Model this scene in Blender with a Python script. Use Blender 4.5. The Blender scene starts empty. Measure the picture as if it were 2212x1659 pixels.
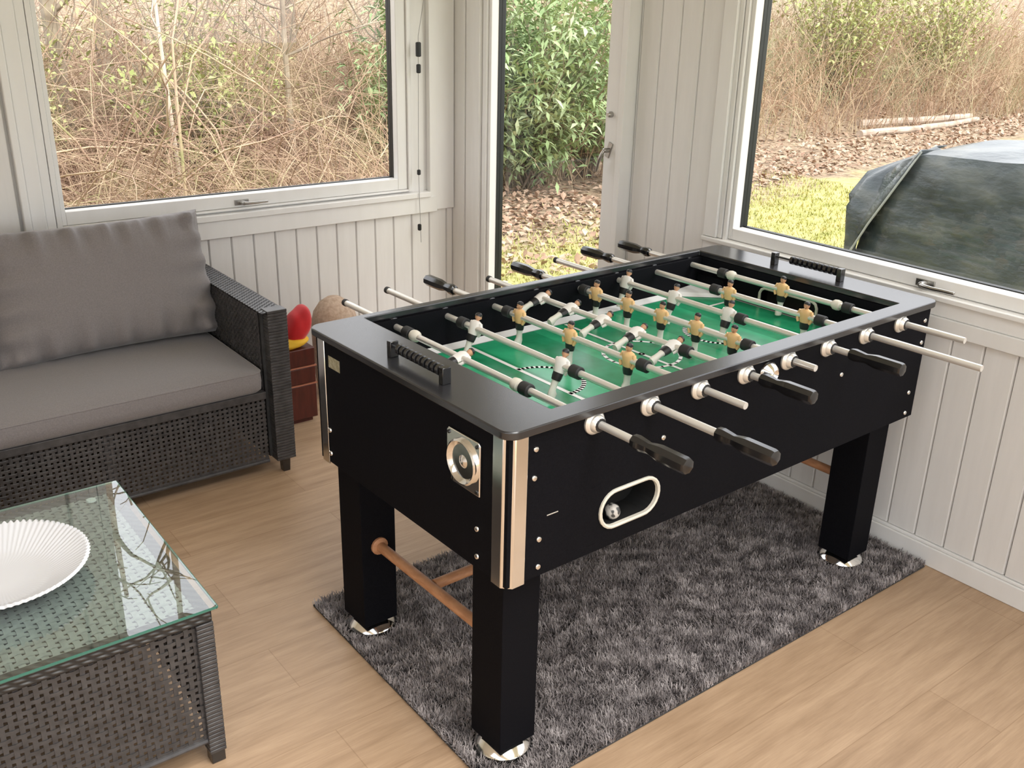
import bpy, math, random
import numpy as np
from math import pi, sin, cos, radians as R
from mathutils import Vector, Matrix
scene = bpy.context.scene
col = scene.collection
random.seed(7); rng = np.random.default_rng(7)

# ------------------------------------------------------------------ camera
F_PX, YAW, PITCH, ROLL, CAM_H = 2103.5, 0.65987, 0.37706, 0.02417, 1.63145
fw = Vector((sin(YAW)*cos(PITCH), cos(YAW)*cos(PITCH), -sin(PITCH)))
rt = Vector((cos(YAW), -sin(YAW), 0)); up = rt.cross(fw)
r2 = cos(ROLL)*rt + sin(ROLL)*up; u2 = -sin(ROLL)*rt + cos(ROLL)*up
cd = bpy.data.cameras.new('camera'); cam = bpy.data.objects.new('camera', cd); col.objects.link(cam)
cd.sensor_width = 36.0; cd.lens = 36.0*F_PX/2212.0; cd.clip_start = .05; cd.clip_end = 200
m = Matrix((r2, u2, -fw)).transposed().to_4x4(); m.translation = (0, 0, CAM_H); cam.matrix_world = m
scene.camera = cam
# ------------------------------------------------------------------ light and exposure
scene.view_settings.view_transform = 'Standard'; scene.view_settings.look = 'None'
scene.view_settings.exposure = 1.18; scene.view_settings.gamma = 1.0
scene.view_settings.use_curve_mapping = False
w = bpy.data.worlds.new('overcast_sky'); scene.world = w; w.use_nodes = True
bg = w.node_tree.nodes['Background']; bg.inputs[0].default_value = (.95, .965, 1, 1); bg.inputs[1].default_value = 1.15
sd = bpy.data.lights.new('fill_sun', 'SUN'); fill_sun = bpy.data.objects.new('fill_sun', sd); col.objects.link(fill_sun)
sd.energy = 1.6; sd.angle = R(50); sd.color = (1, .96, .9); fill_sun.rotation_euler = (R(38), 0, R(25))  # weak broad lamp added to brighten the outdoors under the overcast sky

# ------------------------------------------------------------------ materials
MATS = {}
def mat(name, color=(.5, .5, .5), rough=.5, metal=0, spec=.5, coat=0, sheen=0):
    if name in MATS: return MATS[name]
    mt = bpy.data.materials.new(name); mt.use_nodes = True
    b = mt.node_tree.nodes['Principled BSDF']
    b.inputs['Base Color'].default_value = (*color, 1); b.inputs['Roughness'].default_value = rough
    b.inputs['Metallic'].default_value = metal; b.inputs['Specular IOR Level'].default_value = spec
    b.inputs['Coat Weight'].default_value = coat; b.inputs['Sheen Weight'].default_value = sheen
    MATS[name] = mt; return mt
def N(mt, t, **kw):
    n = mt.node_tree.nodes.new(t)
    for k, v in kw.items(): setattr(n, k, v)
    return n
def L(mt, a, b): mt.node_tree.links.new(a, b)
def ramp(mt, fac, stops):
    r = N(mt, 'ShaderNodeValToRGB'); e = r.color_ramp.elements
    while len(e) < len(stops): e.new(.5)
    for i, (p, c) in enumerate(stops): e[i].position = p; e[i].color = (*c, 1)
    L(mt, fac, r.inputs[0]); return r.outputs[0]
def coords(mt, scale=(1, 1, 1), world=False, rot=(0, 0, 0)):
    mp = N(mt, 'ShaderNodeMapping'); mp.inputs['Scale'].default_value = scale; mp.inputs['Rotation'].default_value = rot
    if world: g = N(mt, 'ShaderNodeNewGeometry'); L(mt, g.outputs['Position'], mp.inputs[0])
    else: g = N(mt, 'ShaderNodeTexCoord'); L(mt, g.outputs['Object'], mp.inputs[0])
    return mp.outputs[0]
def noise(mt, vec, scale=5, detail=4, rough=.55):
    n = N(mt, 'ShaderNodeTexNoise'); n.inputs['Scale'].default_value = scale
    n.inputs['Detail'].default_value = detail; n.inputs['Roughness'].default_value = rough
    L(mt, vec, n.inputs['Vector']); return n.outputs['Fac']
def bump(mt, h, strength=.3, dist=.01):
    b = N(mt, 'ShaderNodeBump'); b.inputs['Strength'].default_value = strength; b.inputs['Distance'].default_value = dist
    L(mt, h, b.inputs['Height']); L(mt, b.outputs[0], mt.node_tree.nodes['Principled BSDF'].inputs['Normal'])
def base(mt, c): L(mt, c, mt.node_tree.nodes['Principled BSDF'].inputs['Base Color'])
def noisy(name, stops, scale, rough=.6, world=False, vs=(1, 1, 1), bs=0, bd=.002, detail=4, **kw):
    if name in MATS: return MATS[name]
    mt = mat(name, rough=rough, **kw); v = coords(mt, vs, world); n = noise(mt, v, scale, detail)
    base(mt, ramp(mt, n, stops))
    if bs: bump(mt, n, bs, bd)
    return mt
white_paint = noisy('white_paint', [(.3, (.775, .76, .735)), (.7, (.82, .805, .78))], 6, .38, vs=(6, 6, .7))
white_trim = noisy('white_trim', [(.3, (.82, .81, .785)), (.7, (.86, .85, .83))], 5, .3, vs=(3, 3, .7))
gasket = mat('black_gasket', (.012, .014, .014), .45)
chrome = mat('chrome', (.93, .92, .90), .12, 1)
steel = mat('satin_steel', (.90, .87, .82), .36, .65)
bush_mat = mat('bushing_nickel', (.88, .85, .79), .3, .55)
brushed = mat('handle_metal', (.45, .44, .42), .3, 1)
black_lam = noisy('black_laminate', [(.3, (.0045, .0045, .0060)), (.7, (.008, .008, .010))], 300, .6, bs=.05, bd=.0004, spec=.05)
slab_lam = noisy('slab_laminate', [(.3, (.014, .014, .016)), (.7, (.019, .019, .022))], 350, .24, bs=.05, bd=.0003, spec=1.0)
black_plastic = mat('black_plastic', (.010, .010, .011), .16, spec=.9)
rubber = mat('black_rubber', (.02, .02, .02), .6)
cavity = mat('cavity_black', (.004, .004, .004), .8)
cream = mat('cream_plastic', (.72, .68, .58), .35)
oak_dowel = noisy('dowel_wood', [(.3, (.42, .19, .09)), (.7, (.60, .31, .16))], 9, .5, vs=(3, 3, 12))
skin = mat('figure_skin', (.55, .30, .17), .5)
shirt_y = mat('figure_tan_shirt', (.80, .52, .24), .45)
shirt_w = mat('figure_white_shirt', (.80, .77, .72), .45)
figblack = mat('figure_black', (.015, .015, .016), .4)
sock = mat('figure_sock', (.72, .70, .62), .45)
sticker = noisy('sticker', [(.45, (.30, .27, .17)), (.6, (.42, .39, .28))], 120, .5)
green_field = noisy('field_green', [(.3, (.010, .22, .095)), (.7, (.020, .30, .14))], 18, .25, detail=2)
green_light = noisy('field_green_light', [(.3, (.022, .32, .15)), (.7, (.034, .40, .19))], 18, .25, detail=2)
field_white = mat('field_white', (.88, .88, .87), .3)
ramp_grey = mat('field_ramp', (.42, .42, .41), .35)
fabric = noisy('grey_fabric', [(.3, (.185, .166, .163)), (.7, (.235, .212, .208))], 260, .9, bs=.25, bd=.0008, sheen=.25)
wicker = noisy('grey_wicker', [(.3, (.036, .034, .035)), (.7, (.072, .068, .068))], 40, .32, bs=.1)
wicker_pale = noisy('reflection_paled_wicker', [(.3, (.27, .27, .26)), (.7, (.42, .42, .40))], 40, .4, bs=.1)  # coffee table top strands: reflected light painted in as a paler colour
wicker_dark = noisy('dark_wicker_frame', [(.3, (.028, .028, .028)), (.7, (.05, .05, .05))], 40, .5)
def make_tight():
    mt = mat('tight_wicker', (.05, .05, .05), .4); v = coords(mt, (1, 1, 1))
    ch = N(mt, 'ShaderNodeTexBrick'); L(mt, v, ch.inputs['Vector'])
    w1 = N(mt, 'ShaderNodeTexWave', wave_type='BANDS', bands_direction='Z'); w1.inputs['Scale'].default_value = 30
    w2 = N(mt, 'ShaderNodeTexWave', wave_type='BANDS', bands_direction='DIAGONAL'); w2.inputs['Scale'].default_value = 22
    L(mt, v, w1.inputs['Vector']); L(mt, v, w2.inputs['Vector'])
    mu = N(mt, 'ShaderNodeMath', operation='MULTIPLY'); L(mt, w1.outputs['Fac'], mu.inputs[0]); L(mt, w2.outputs['Fac'], mu.inputs[1])
    base(mt, ramp(mt, mu.outputs[0], [(.05, (.02, .02, .02)), (.6, (.075, .072, .07))])); bump(mt, mu.outputs[0], .9, .004)
    return mt
tight = make_tight()
def make_floor():
    mt = mat('oak_planks', rough=.42); v = coords(mt, world=True)
    br = N(mt, 'ShaderNodeTexBrick'); L(mt, v, br.inputs['Vector']); br.offset = .37; br.squash = 1
    for k, x in (('Scale', 1), ('Mortar Size', .0012), ('Brick Width', 1.3), ('Row Height', .19), ('Bias', 0)): br.inputs[k].default_value = x
    br.inputs['Color1'].default_value = (.475, .325, .205, 1); br.inputs['Color2'].default_value = (.53, .37, .24, 1); br.inputs['Mortar'].default_value = (.40, .265, .16, 1)
    n1 = noise(mt, coords(mt, (1.6, 13, 1), True), 2.2, 5, .6); n2 = noise(mt, coords(mt, (4, 90, 1), True), 3, 3)
    c1 = ramp(mt, n1, [(.28, (.78, .74, .70)), (.72, (1.12, 1.12, 1.12))]); c2 = ramp(mt, n2, [(.3, (.92, .91, .9)), (.7, (1.05, 1.05, 1.05))])
    m1 = N(mt, 'ShaderNodeMix', data_type='RGBA', blend_type='MULTIPLY'); m1.inputs[0].default_value = 1
    L(mt, br.outputs['Color'], m1.inputs[6]); L(mt, c1, m1.inputs[7])
    m2 = N(mt, 'ShaderNodeMix', data_type='RGBA', blend_type='MULTIPLY'); m2.inputs[0].default_value = 1
    L(mt, m1.outputs[2], m2.inputs[6]); L(mt, c2, m2.inputs[7]); base(mt, m2.outputs[2]); bump(mt, n2, .06, .001)
    return mt
oak = make_floor()
def make_glass(name, tint=(1, 1, 1), refl=1.0):
    mt = bpy.data.materials.new(name); mt.use_nodes = True; nt = mt.node_tree; nt.nodes.clear()
    o = N(mt, 'ShaderNodeOutputMaterial'); tr = N(mt, 'ShaderNodeBsdfTransparent'); tr.inputs[0].default_value = (*tint, 1)
    gl = N(mt, 'ShaderNodeBsdfGlossy'); gl.inputs['Roughness'].default_value = .0; fr = N(mt, 'ShaderNodeFresnel'); fr.inputs[0].default_value = 1.5
    mu = N(mt, 'ShaderNodeMath', operation='MULTIPLY'); mu.inputs[1].default_value = refl; L(mt, fr.outputs[0], mu.inputs[0])
    ge = N(mt, 'ShaderNodeNewGeometry'); iv = N(mt, 'ShaderNodeMath', operation='SUBTRACT'); iv.inputs[0].default_value = 1; L(mt, ge.outputs['Backfacing'], iv.inputs[1])
    m3 = N(mt, 'ShaderNodeMath', operation='MULTIPLY'); m3.use_clamp = True; L(mt, mu.outputs[0], m3.inputs[0]); L(mt, iv.outputs[0], m3.inputs[1]); mu = m3
    mx = N(mt, 'ShaderNodeMixShader'); L(mt, mu.outputs[0], mx.inputs[0]); L(mt, tr.outputs[0], mx.inputs[1]); L(mt, gl.outputs[0], mx.inputs[2]); L(mt, mx.outputs[0], o.inputs[0])
    return mt
pane_glass = make_glass('window_glass'); table_glass = make_glass('table_glass', (.90, .96, .94), 3.0)
glass_edge = mat('glass_edge_green', (.05, .16, .12), .1)

# ------------------------------------------------------------------ mesh helpers
class MB:
    def __init__(s): s.v = []; s.f = []; s.m = []; s.mats = []
    def mi(s, m):
        if m not in s.mats: s.mats.append(m)
        return s.mats.index(m)
    def add(s, vs, fs, m, T=None):
        o = len(s.v); k = s.mi(m)
        s.v += [tuple(T @ Vector(p)) for p in vs] if T else [tuple(p) for p in vs]
        s.f += [tuple(i+o for i in f) for f in fs]; s.m += [k]*len(fs); return s
    def box(s, a, b, m, T=None):
        (x0, y0, z0), (x1, y1, z1) = a, b
        return s.add([(x0,y0,z0),(x1,y0,z0),(x1,y1,z0),(x0,y1,z0),(x0,y0,z1),(x1,y0,z1),(x1,y1,z1),(x0,y1,z1)],
              [(0,3,2,1),(4,5,6,7),(0,1,5,4),(1,2,6,5),(2,3,7,6),(3,0,4,7)], m, T)
    def prism(s, poly, z0, z1, m, T=None):
        n = len(poly)
        return s.add([(x, y, z0) for x, y in poly]+[(x, y, z1) for x, y in poly],
              [tuple(range(n))[::-1], tuple(range(n, 2*n))]+[(i, (i+1) % n, n+(i+1) % n, n+i) for i in range(n)], m, T)
    def loft(s, rings, m, close=True, T=None):
        n = len(rings[0]); vs = [p for r in rings for p in r]; fs = []
        for k in range(len(rings)-1):
            for i in range(n): fs.append((k*n+i, k*n+(i+1) % n, (k+1)*n+(i+1) % n, (k+1)*n+i))
        if close: fs.append(tuple(range(n))[::-1]); fs.append(tuple(range((len(rings)-1)*n, len(rings)*n)))
        return s.add(vs, fs, m, T)
    def lathe(s, prof, m, n=24, T=None, close=True):   # prof: (r, z) about z
        return s.loft([[(r*cos(2*pi*i/n), r*sin(2*pi*i/n), z) for i in range(n)] for r, z in prof], m, close, T)
    def tube(s, pts, r, m, n=8, T=None):
        P = [Vector(p) for p in pts]; rings = []; ref = None
        for i, p in enumerate(P):
            d = (P[min(i+1, len(P)-1)]-P[max(i-1, 0)]).normalized()
            if ref is None: ref = d.orthogonal().normalized()
            ref = (ref-d*ref.dot(d)).normalized(); o = d.cross(ref)
            rr = r[i] if hasattr(r, '__len__') else r
            rings.append([tuple(p+(ref*cos(2*pi*k/n)+o*sin(2*pi*k/n))*rr) for k in range(n)])
        return s.loft(rings, m, True, T)
    def build(s, name, parent=None, bevel=0, smooth=35, loc=None, seg=2):
        me = bpy.data.meshes.new(name); me.from_pydata(s.v, [], s.f)
        for m_ in s.mats: me.materials.append(m_)
        me.polygons.foreach_set('material_index', s.m); 
        if smooth:
            me.polygons.foreach_set('use_smooth', [True]*len(s.f)); me.set_sharp_from_angle(angle=R(smooth))
        me.update(); o = bpy.data.objects.new(name, me); col.objects.link(o)
        if parent: o.parent = parent
        if loc: o.location = loc
        if bevel:
            b = o.modifiers.new('bevel', 'BEVEL'); b.width = bevel; b.segments = seg; b.limit_method = 'ANGLE'; b.angle_limit = R(40); b.harden_normals = False
        return o
def one(kind, name, m, parent=None, bevel=0, smooth=35, **kw):
    b = MB(); getattr(b, kind)(*kw.pop('a'), m=m, **kw); return b.build(name, parent, bevel, smooth)
def tag(o, label=None, cat=None, group=None, kind=None):
    if label: o['label'] = label
    if cat: o['category'] = cat
    if group: o['group'] = group
    if kind: o['kind'] = kind
    return o
def empty(name, loc=(0, 0, 0), rz=0):
    o = bpy.data.objects.new(name, None); col.objects.link(o); o.location = loc; o.rotation_euler = (0, 0, rz); o.empty_display_size = .1; return o
def npmesh(name, v, f, m, parent=None, smooth=False, mi=None, mats=None):
    me = bpy.data.meshes.new(name); v = np.asarray(v, np.float32); f = np.asarray(f, np.int32)
    me.vertices.add(len(v)); me.vertices.foreach_set('co', v.ravel()); k = f.shape[1]
    me.loops.add(f.size); me.loops.foreach_set('vertex_index', f.ravel()); me.polygons.add(len(f))
    me.polygons.foreach_set('loop_start', np.arange(len(f), dtype=np.int32)*k); me.polygons.foreach_set('loop_total', np.full(len(f), k, np.int32))
    for q in (mats or [m]): me.materials.append(q)
    if mi is not None: me.polygons.foreach_set('material_index', np.asarray(mi, np.int32))
    if smooth: me.polygons.foreach_set('use_smooth', np.ones(len(f), bool))
    me.update(); me.validate(); o = bpy.data.objects.new(name, me); col.objects.link(o)
    if parent: o.parent = parent
    return o
def tubes(paths, radii, n=3):      # paths (K,S,3) radii (K,S)
    K, S, _ = paths.shape; d = np.gradient(paths, axis=1); d /= np.linalg.norm(d, axis=2, keepdims=True)+1e-9
    ref = np.tile(np.array([.31, .17, .93]), (K, S, 1)); a = np.cross(d, ref); a /= np.linalg.norm(a, axis=2, keepdims=True)+1e-9; b = np.cross(d, a)
    rings = [paths+(a*cos(2*pi*k/n)+b*sin(2*pi*k/n))*radii[..., None] for k in range(n)]
    v = np.stack(rings, 2).reshape(-1, 3); idx = np.arange(K*S*n).reshape(K, S, n)
    f = np.stack([idx[:, :-1], np.roll(idx, -1, 2)[:, :-1], np.roll(idx, -1, 2)[:, 1:], idx[:, 1:]], -1).reshape(-1, 4)
    return v, f
def weave(mb, U, V, O, pu, pv, wu, wv, m, t=.002, amp=.0022):
    """strands running along V (spaced pu along U) and along U (spaced pv along V); U,V vectors spanning the panel"""
    U = Vector(U); V = Vector(V); O = Vector(O); Nn = U.cross(V).normalized(); lu, lv = U.length, V.length; eu, ev = U/lu, V/lv
    nu = max(2, round(lu/pu)); nv = max(2, round(lv/pv)); su, sv = lu/nu, lv/nv
    for (n1, n2, s1, s2, e1, e2, l2, wd, par) in ((nu, nv, su, sv, eu, ev, lv, wu, 0), (nv, nu, sv, su, ev, eu, lu, wv, 1)):
        for i in range(n1):
            c = (i+.5)*s1; rings = []
            for j in range(n2+2):
                q = 0 if j == 0 else l2 if j == n2+1 else (j-.5)*s2
                h = 0 if j in (0, n2+1) else amp*(1 if (i+j-1+par) % 2 == 0 else -1)
                p = O+e1*c+e2*q+Nn*h
                rings.append([tuple(p+e1*a_*wd/2+Nn*b_*t/2) for a_, b_ in ((-1, -1), (1, -1), (1, 1), (-1, 1))])
            mb.loft(rings, m, True)

# ------------------------------------------------------------------ the room
XR, YB, XL, YF, ZC = 2.694, 3.86, -2.8, -2.8, 2.35
WT = .075
b = MB().box((XL-WT, YF-WT, -.12), (XR+WT, YB+WT, 0), oak); tag(b.build('floor', smooth=0), kind='structure')
b = MB(); CH = [(-1.9, -.5), (.3, 1.7)]   # ceiling; two unseen roof openings added to brighten the room with sky light
u = XL-WT
for h0, h1 in CH: b.box((u, YF-WT, ZC), (h0, YB+WT, ZC+.1), white_paint).box((h0, YF-WT, ZC), (h1, -2.3, ZC+.1), white_paint).box((h0, 1.2, ZC), (h1, YB+WT, ZC+.1), white_paint); u = h1
b.box((u, YF-WT, ZC), (XR+WT, YB+WT, ZC+.1), white_paint); tag(b.build('ceiling', smooth=0), kind='structure')
G = .0035
def boards(mb, axis, plane, u0, u1, z0, z1, phase, pitch=.097, out=-1, th=.014, m=None):
    """tongue and groove boards: a profile with V joints, extruded in z. axis 'x': wall runs along x at y=plane"""
    k0 = math.floor((u0-phase)/pitch); u = phase+k0*pitch; 
    while u < u1-1e-6:
        a, c = max(u, u0), min(u+pitch, u1)
        if c-a > .006:
            prof = [(a+.0012, 0), (a+.0012, th-.006), (a+.0045, th), (c-.0045, th), (c-.0012, th-.006), (c-.0012, 0)]
            pts = [(q, plane+out*d) if axis == 'x' else (plane+out*d, q) for q, d in prof]
            if axis == 'x': pts = pts[::-1]
            mb.prism(pts, z0, z1, m or white_paint)
        u += pitch
# left-hand (back) wall y = YB with window_1 opening x .87..2.31, z .85..2.05
wx0, wx1, wz0, wz1 = .835, 2.375, .795, 2.12
b = MB()
b.box((XL-WT, YB, 0), (wx0, YB+WT, ZC), white_paint).box((wx1, YB, 0), (XR+WT, YB+WT, ZC), white_paint)
b.box((wx0, YB, 0), (wx1, YB+WT, wz0), white_paint).box((wx0, YB, wz1), (wx1, YB+WT, ZC), white_paint)
boards(b, 'x', YB, .76, 2.60, .09, .70, 2.4665)
boards(b, 'x', YB, .76, 2.60, wz1+.06, ZC, 2.4665)
tag(b.build('wall_back', smooth=30), kind='structure')
# right-hand wall x = XR: window_3 y -.9..2.17, narrow glazed window_2 y 2.80..3.59
g0, g1, gz0, gz1 = -.9, 2.252, .845, 2.12     # opening of window_3
n0, n1, nz0, nz1 = 2.75, 3.70, .10, 2.12      # opening of window_2
b = MB()
b.box((XR, YF-WT, 0), (XR+WT, g0, ZC), white_paint).box((XR, g0, 0), (XR+WT, g1, gz0), white_paint).box((XR, g0, gz1), (XR+WT, g1, ZC), white_paint)
b.box((XR, g1, 0), (XR+WT, n0, ZC), white_paint).box((XR, n0, 0), (XR+WT, n1, nz0), white_paint).box((XR, n0, nz1), (XR+WT, n1, ZC), white_paint)
b.box((XR, n1, 0), (XR+WT, YB, ZC), white_paint)
boards(b, 'y', XR, g0-.1, 2.34, .078, .745, 1.45, out=-1)
boards(b, 'y', XR, 2.335, 2.735, .078, ZC, 2.728-.097*5, out=-1)
tag(b.build('wall_right', smooth=30), kind='structure')
# unseen walls behind the camera: unglazed openings sized to let in sky light
def holed(name, axis, plane, u0, u1, holes, z0, z1):
    b = MB(); u = u0; p0, p1 = plane
    def bx(a, c, za, zb):
        if axis == 'x': b.box((a, p0, za), (c, p1, zb), white_paint)
        else: b.box((p0, a, za), (p1, c, zb), white_paint)
    for h0, h1 in holes: bx(u, h0, 0, ZC); bx(h0, h1, 0, z0); bx(h0, h1, z1, ZC); u = h1
    bx(u, u1, 0, ZC); tag(b.build(name, smooth=0), kind='structure')
holed('wall_front', 'x', (YF-WT, YF), XL-WT, XR+WT, [(-2.6, -.1), (.1, 2.5)], .12, 2.25)
holed('wall_left', 'y', (XL-WT, XL), YF, YB, [(-1.9, -.6)], .9, 2.1)
# baseboards
tag(MB().box((XR-.028, YF, 0), (XR-.0005, 3.5, .066), white_trim).box((XR-.022, YF, .066), (XR-.0005, 3.5, .076), white_trim).build('baseboard_right', bevel=.003), kind='structure')
tag(MB().box((.76, YB-.028, 0), (2.59, YB-.0005, .09), white_trim).build('baseboard_back', bevel=.003), kind='structure')
# boxed corner casing between back wall and narrow window
b = MB()
for y0, y1, x0 in ((3.755, YB-.001, 2.600), (3.648, 3.751, 2.606)): b.box((x0, y0, 0), (XR-.001, y1, ZC), white_paint)
tag(b.build('trim_1', bevel=.003), kind='structure')
b = MB().box((2.462, YB-.030, .70), (2.597, YB-.001, ZC-.001), white_trim); tag(b.build('trim_2', bevel=.003), kind='structure')
# casing right of the narrow window and left of the big right window
b = MB().box((XR-.030, 2.274, .853), (XR-.001, 2.333, ZC-.001), white_trim).box((XR-.020, 2.255, .853), (XR-.001, 2.274, ZC-.001), white_trim); tag(b.build('trim_4', bevel=.003), kind='structure')
# apron and sill band under the big right window
b = MB().box((XR-.038, g0-.1, .836), (XR-.001, 2.335, .852), white_trim).box((XR-.024, g0-.1, .79), (XR-.001, 2.335, .836), white_trim).box((XR-.032, g0-.1, .742), (XR-.001, 2.335, .79), white_trim)
tag(b.build('trim_5', bevel=.003), kind='structure')
# apron under the left window, and post with bead at its left
b = MB().box((.76, YB-.045, .765), (2.46, YB-.001, .790), white_trim).box((.76, YB-.034, .692), (2.50, YB-.001, .765), white_trim)
tag(b.build('trim_6', bevel=.003), kind='structure')
b = MB().box((.748, YB-.030, 0), (.80, YB-.001, ZC-.001), white_trim).box((.722, YB-.042, 0), (.747, YB-.001, ZC-.001), white_trim).box((.80, YB-.020, .79), (.834, YB-.001, ZC-.001), white_trim)
tag(b.build('trim_7', bevel=.004), kind='structure')
b = MB().box((.40, YB-.022, 0), (.712, YB-.001, ZC-.001), white_paint); tag(b.build('trim_8', bevel=.004), kind='structure')

def window(name, axis, u0, u1, z0, z1, plane, sgn, fr, gl0, gl1, gz0_, gz1_, depth=.05):
    """frame ring from opening (u0,u1,z0,z1) to glass (gl0..gz1_). inside faces the room on side -sgn"""
    root = empty(name, (0, 0, 0)); tag(root, kind='structure')
    def ring(o, i, d0, d1, m, nm):
        b = MB(); (a0, a1, c0, c1), (e0, e1, f0, f1) = o, i
        for (p, q, r_, s_) in ((a0, e0, c0, c1), (e1, a1, c0, c1), (e0, e1, c0, f0), (e0, e1, f1, c1)):
            if axis == 'x': b.box((p, plane+sgn*min(d0, d1), r_) if sgn > 0 else (p, plane-max(d0, d1), r_), (q, plane+sgn*max(d0, d1), s_) if sgn > 0 else (q, plane-min(d0, d1), s_), m)
            else: b.box((plane+min(d0, d1), p, r_), (plane+max(d0, d1), q, s_), m)
        return b.build(nm, root, bevel=.0025)
    k = fr
    ring((u0+.001, u1-.001, z0+.001, z1-.001), (u0+k, u1-k, z0+k*.5, z1-k*.5), -.018, .055, white_trim, 'window_frame')
    ring((u0+k+.001, u1-k-.001, z0+k*.5+.001, z1-k*.5-.001), (gl0, gl1, gz0_, gz1_), -.008, .045, white_trim, 'sash')
    e = .0005; q = .007
    gk = ring((gl0-.004, gl1+.004, gz0_-.004, gz1_+.004), (gl0+q*.4, gl1-q*.4, gz0_+q*.4, gz1_-q*.4), .0455, .068, gasket, 'rubber_gasket')
    for a_, c_ in ((gl0-.001, gl0+.0026), (gl1-.0026, gl1+.001)):
        if axis == 'x': MB().box((a_, plane+.030, gz0_), (c_, plane+.0452, gz1_), gasket).build('glazing_seal', root, smooth=0)
        else: MB().box((plane+.030, a_, gz0_), (plane+.0452, c_, gz1_), gasket).build('glazing_seal', root, smooth=0)
    b = MB()
    if axis == 'x': b.box((gl0-.002, plane+.056, gz0_-.002), (gl1+.002, plane+.060, gz1_+.002), pane_glass)
    else: b.box((plane+.056, gl0-.002, gz0_-.002), (plane+.060, gl1+.002, gz1_+.002), pane_glass)
    b.build('glass_pane', root, smooth=0)
    return root
win1 = window('window_1', 'x', wx0, wx1, wz0, wz1, YB, 1, .02, .873, 2.305, .856, 2.07)
win2 = window('window_2', 'y', 2.737, 3.646, .085, ZC-.002, XR-.055, 1, .032, 2.845, 3.594, .22, 2.10)
win3 = window('window_3', 'y', g0, g1, gz0, gz1, XR, 1, .018, -.84, 2.216, .895, 2.06)
def handle(root, o, along, nrm, length=.10):
    """plate, boss and curved lever. o = point on sash, along = lever direction, nrm = into the room"""
    o, A, Nn = Vector(o), Vector(along), Vector(nrm); S = A.cross(Nn)
    b = MB(); T = Matrix((A, S, Nn)).transposed().to_4x4(); T.translation = o
    b.box((-.03, -.011, 0), (.03, .011, .006), brushed, T); b.lathe([(.009, .006), (.009, .03), (.007, .032)], brushed, 12, T)
    b.tube([(0, 0, .028), (.015, 0, .036), (.04, 0, .040), (.075, 0, .036), (length, 0, .036)], [.007, .0065, .006, .0055, .005], brushed, 8, T)
    return b.build('window_handle', root, bevel=.001)
handle(win1, (1.555, YB-.019+.011, .826), (1, 0, 0), (0, -1, 0), .10)
handle(win3, (XR-.008, 1.47, .873), (0, -1, 0), (-1, 0, 0), .11)
handle(win2, (XR-.063, 2.812, 1.095), (0, .35, -.94), (-1, 0, 0), .09)
b = MB(); b.lathe([(.012, 0), (.012, .012), (.007, .02)], brushed, 12, Matrix.Translation((XR-.063, 2.812, 1.228)) @ Matrix.Rotation(-pi/2, 4, 'Y')); b.build('latch_knob', win2)
# blind cord with black toggles
b = MB(); b.tube([(2.452, YB-.04, 1.75), (2.425, YB-.045, 1.60), (2.395, YB-.05, 1.47), (2.392, YB-.05, 1.2), (2.388, YB-.05, .9), (2.392, YB-.05, .75), (2.398, YB-.05, .56)], .0014, mat('cord_grey', (.35, .34, .32), .8), 5)
cordo = tag(b.build('blind_cord'), 'thin blind cord with black toggles hanging right of the left-hand window', 'cord')
for z, h, r in ((1.415, .055, .012), (1.335, .032, .010), (.885, .018, .0085), (.632, .024, .009)):
    b = MB(); xx = 2.395 if z > 1 else 2.390
    b.lathe([(r*.6, z-h/2-.003), (r, z-h/2), (r, z+h/2), (r*.6, z+h/2+.003)], gasket, 10, Matrix.Translation((xx, YB-.05, 0))); b.build('toggle', cordo)

# ------------------------------------------------------------------ foosball table (local frame: a along, b across)
TL, TW, TZ = 1.552, .798, .87
T0 = empty('foosball_table', (1.0145, 1.3151, 0), .02437)
tag(T0, 'black foosball table with chrome corners standing on the grey shaggy rug', 'foosball table')
def rrect(x0, y0, x1, y1, r, n=6):
    P = []
    for cx_, cy_, a0 in ((x1-r, y0+r, -90), (x1-r, y1-r, 0), (x0+r, y1-r, 90), (x0+r, y0+r, 180)):
        for k in range(n+1):
            t = R(a0+90*k/n); P.append((cx_+r*cos(t), cy_+r*sin(t)))
    return P
# top slab frame with opening
oa0, oa1, ob0, ob1 = .15, 1.425, .050, .775
def slabframe():
    n = 6; O = rrect(0, 0, TL, TW, .03, n); I = rrect(oa0, ob0, oa1, ob1, .004, n); N_ = len(O); b = MB(); z0, z1 = TZ-.018, TZ
    vs = [(x, y, z1) for x, y in O]+[(x, y, z1) for x, y in I]+[(x, y, z0) for x, y in O]+[(x, y, z0) for x, y in I]; fs = []
    for i in range(N_):
        j = (i+1) % N_; fs += [(i, j, N_+j, N_+i), (2*N_+i, 3*N_+i, 3*N_+j, 2*N_+j), (i, 2*N_+i, 2*N_+j, j), (N_+i, N_+j, 3*N_+j, 3*N_+i)]
    b.add(vs, fs, slab_lam); return b.build('top_rail', T0, bevel=.003)
slabframe()
PB, PT, PO = .517, TZ-.0185, .015      # panel bottom, top, outer offset
PL_, PW_ = TL-.015, TW-.015
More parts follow.
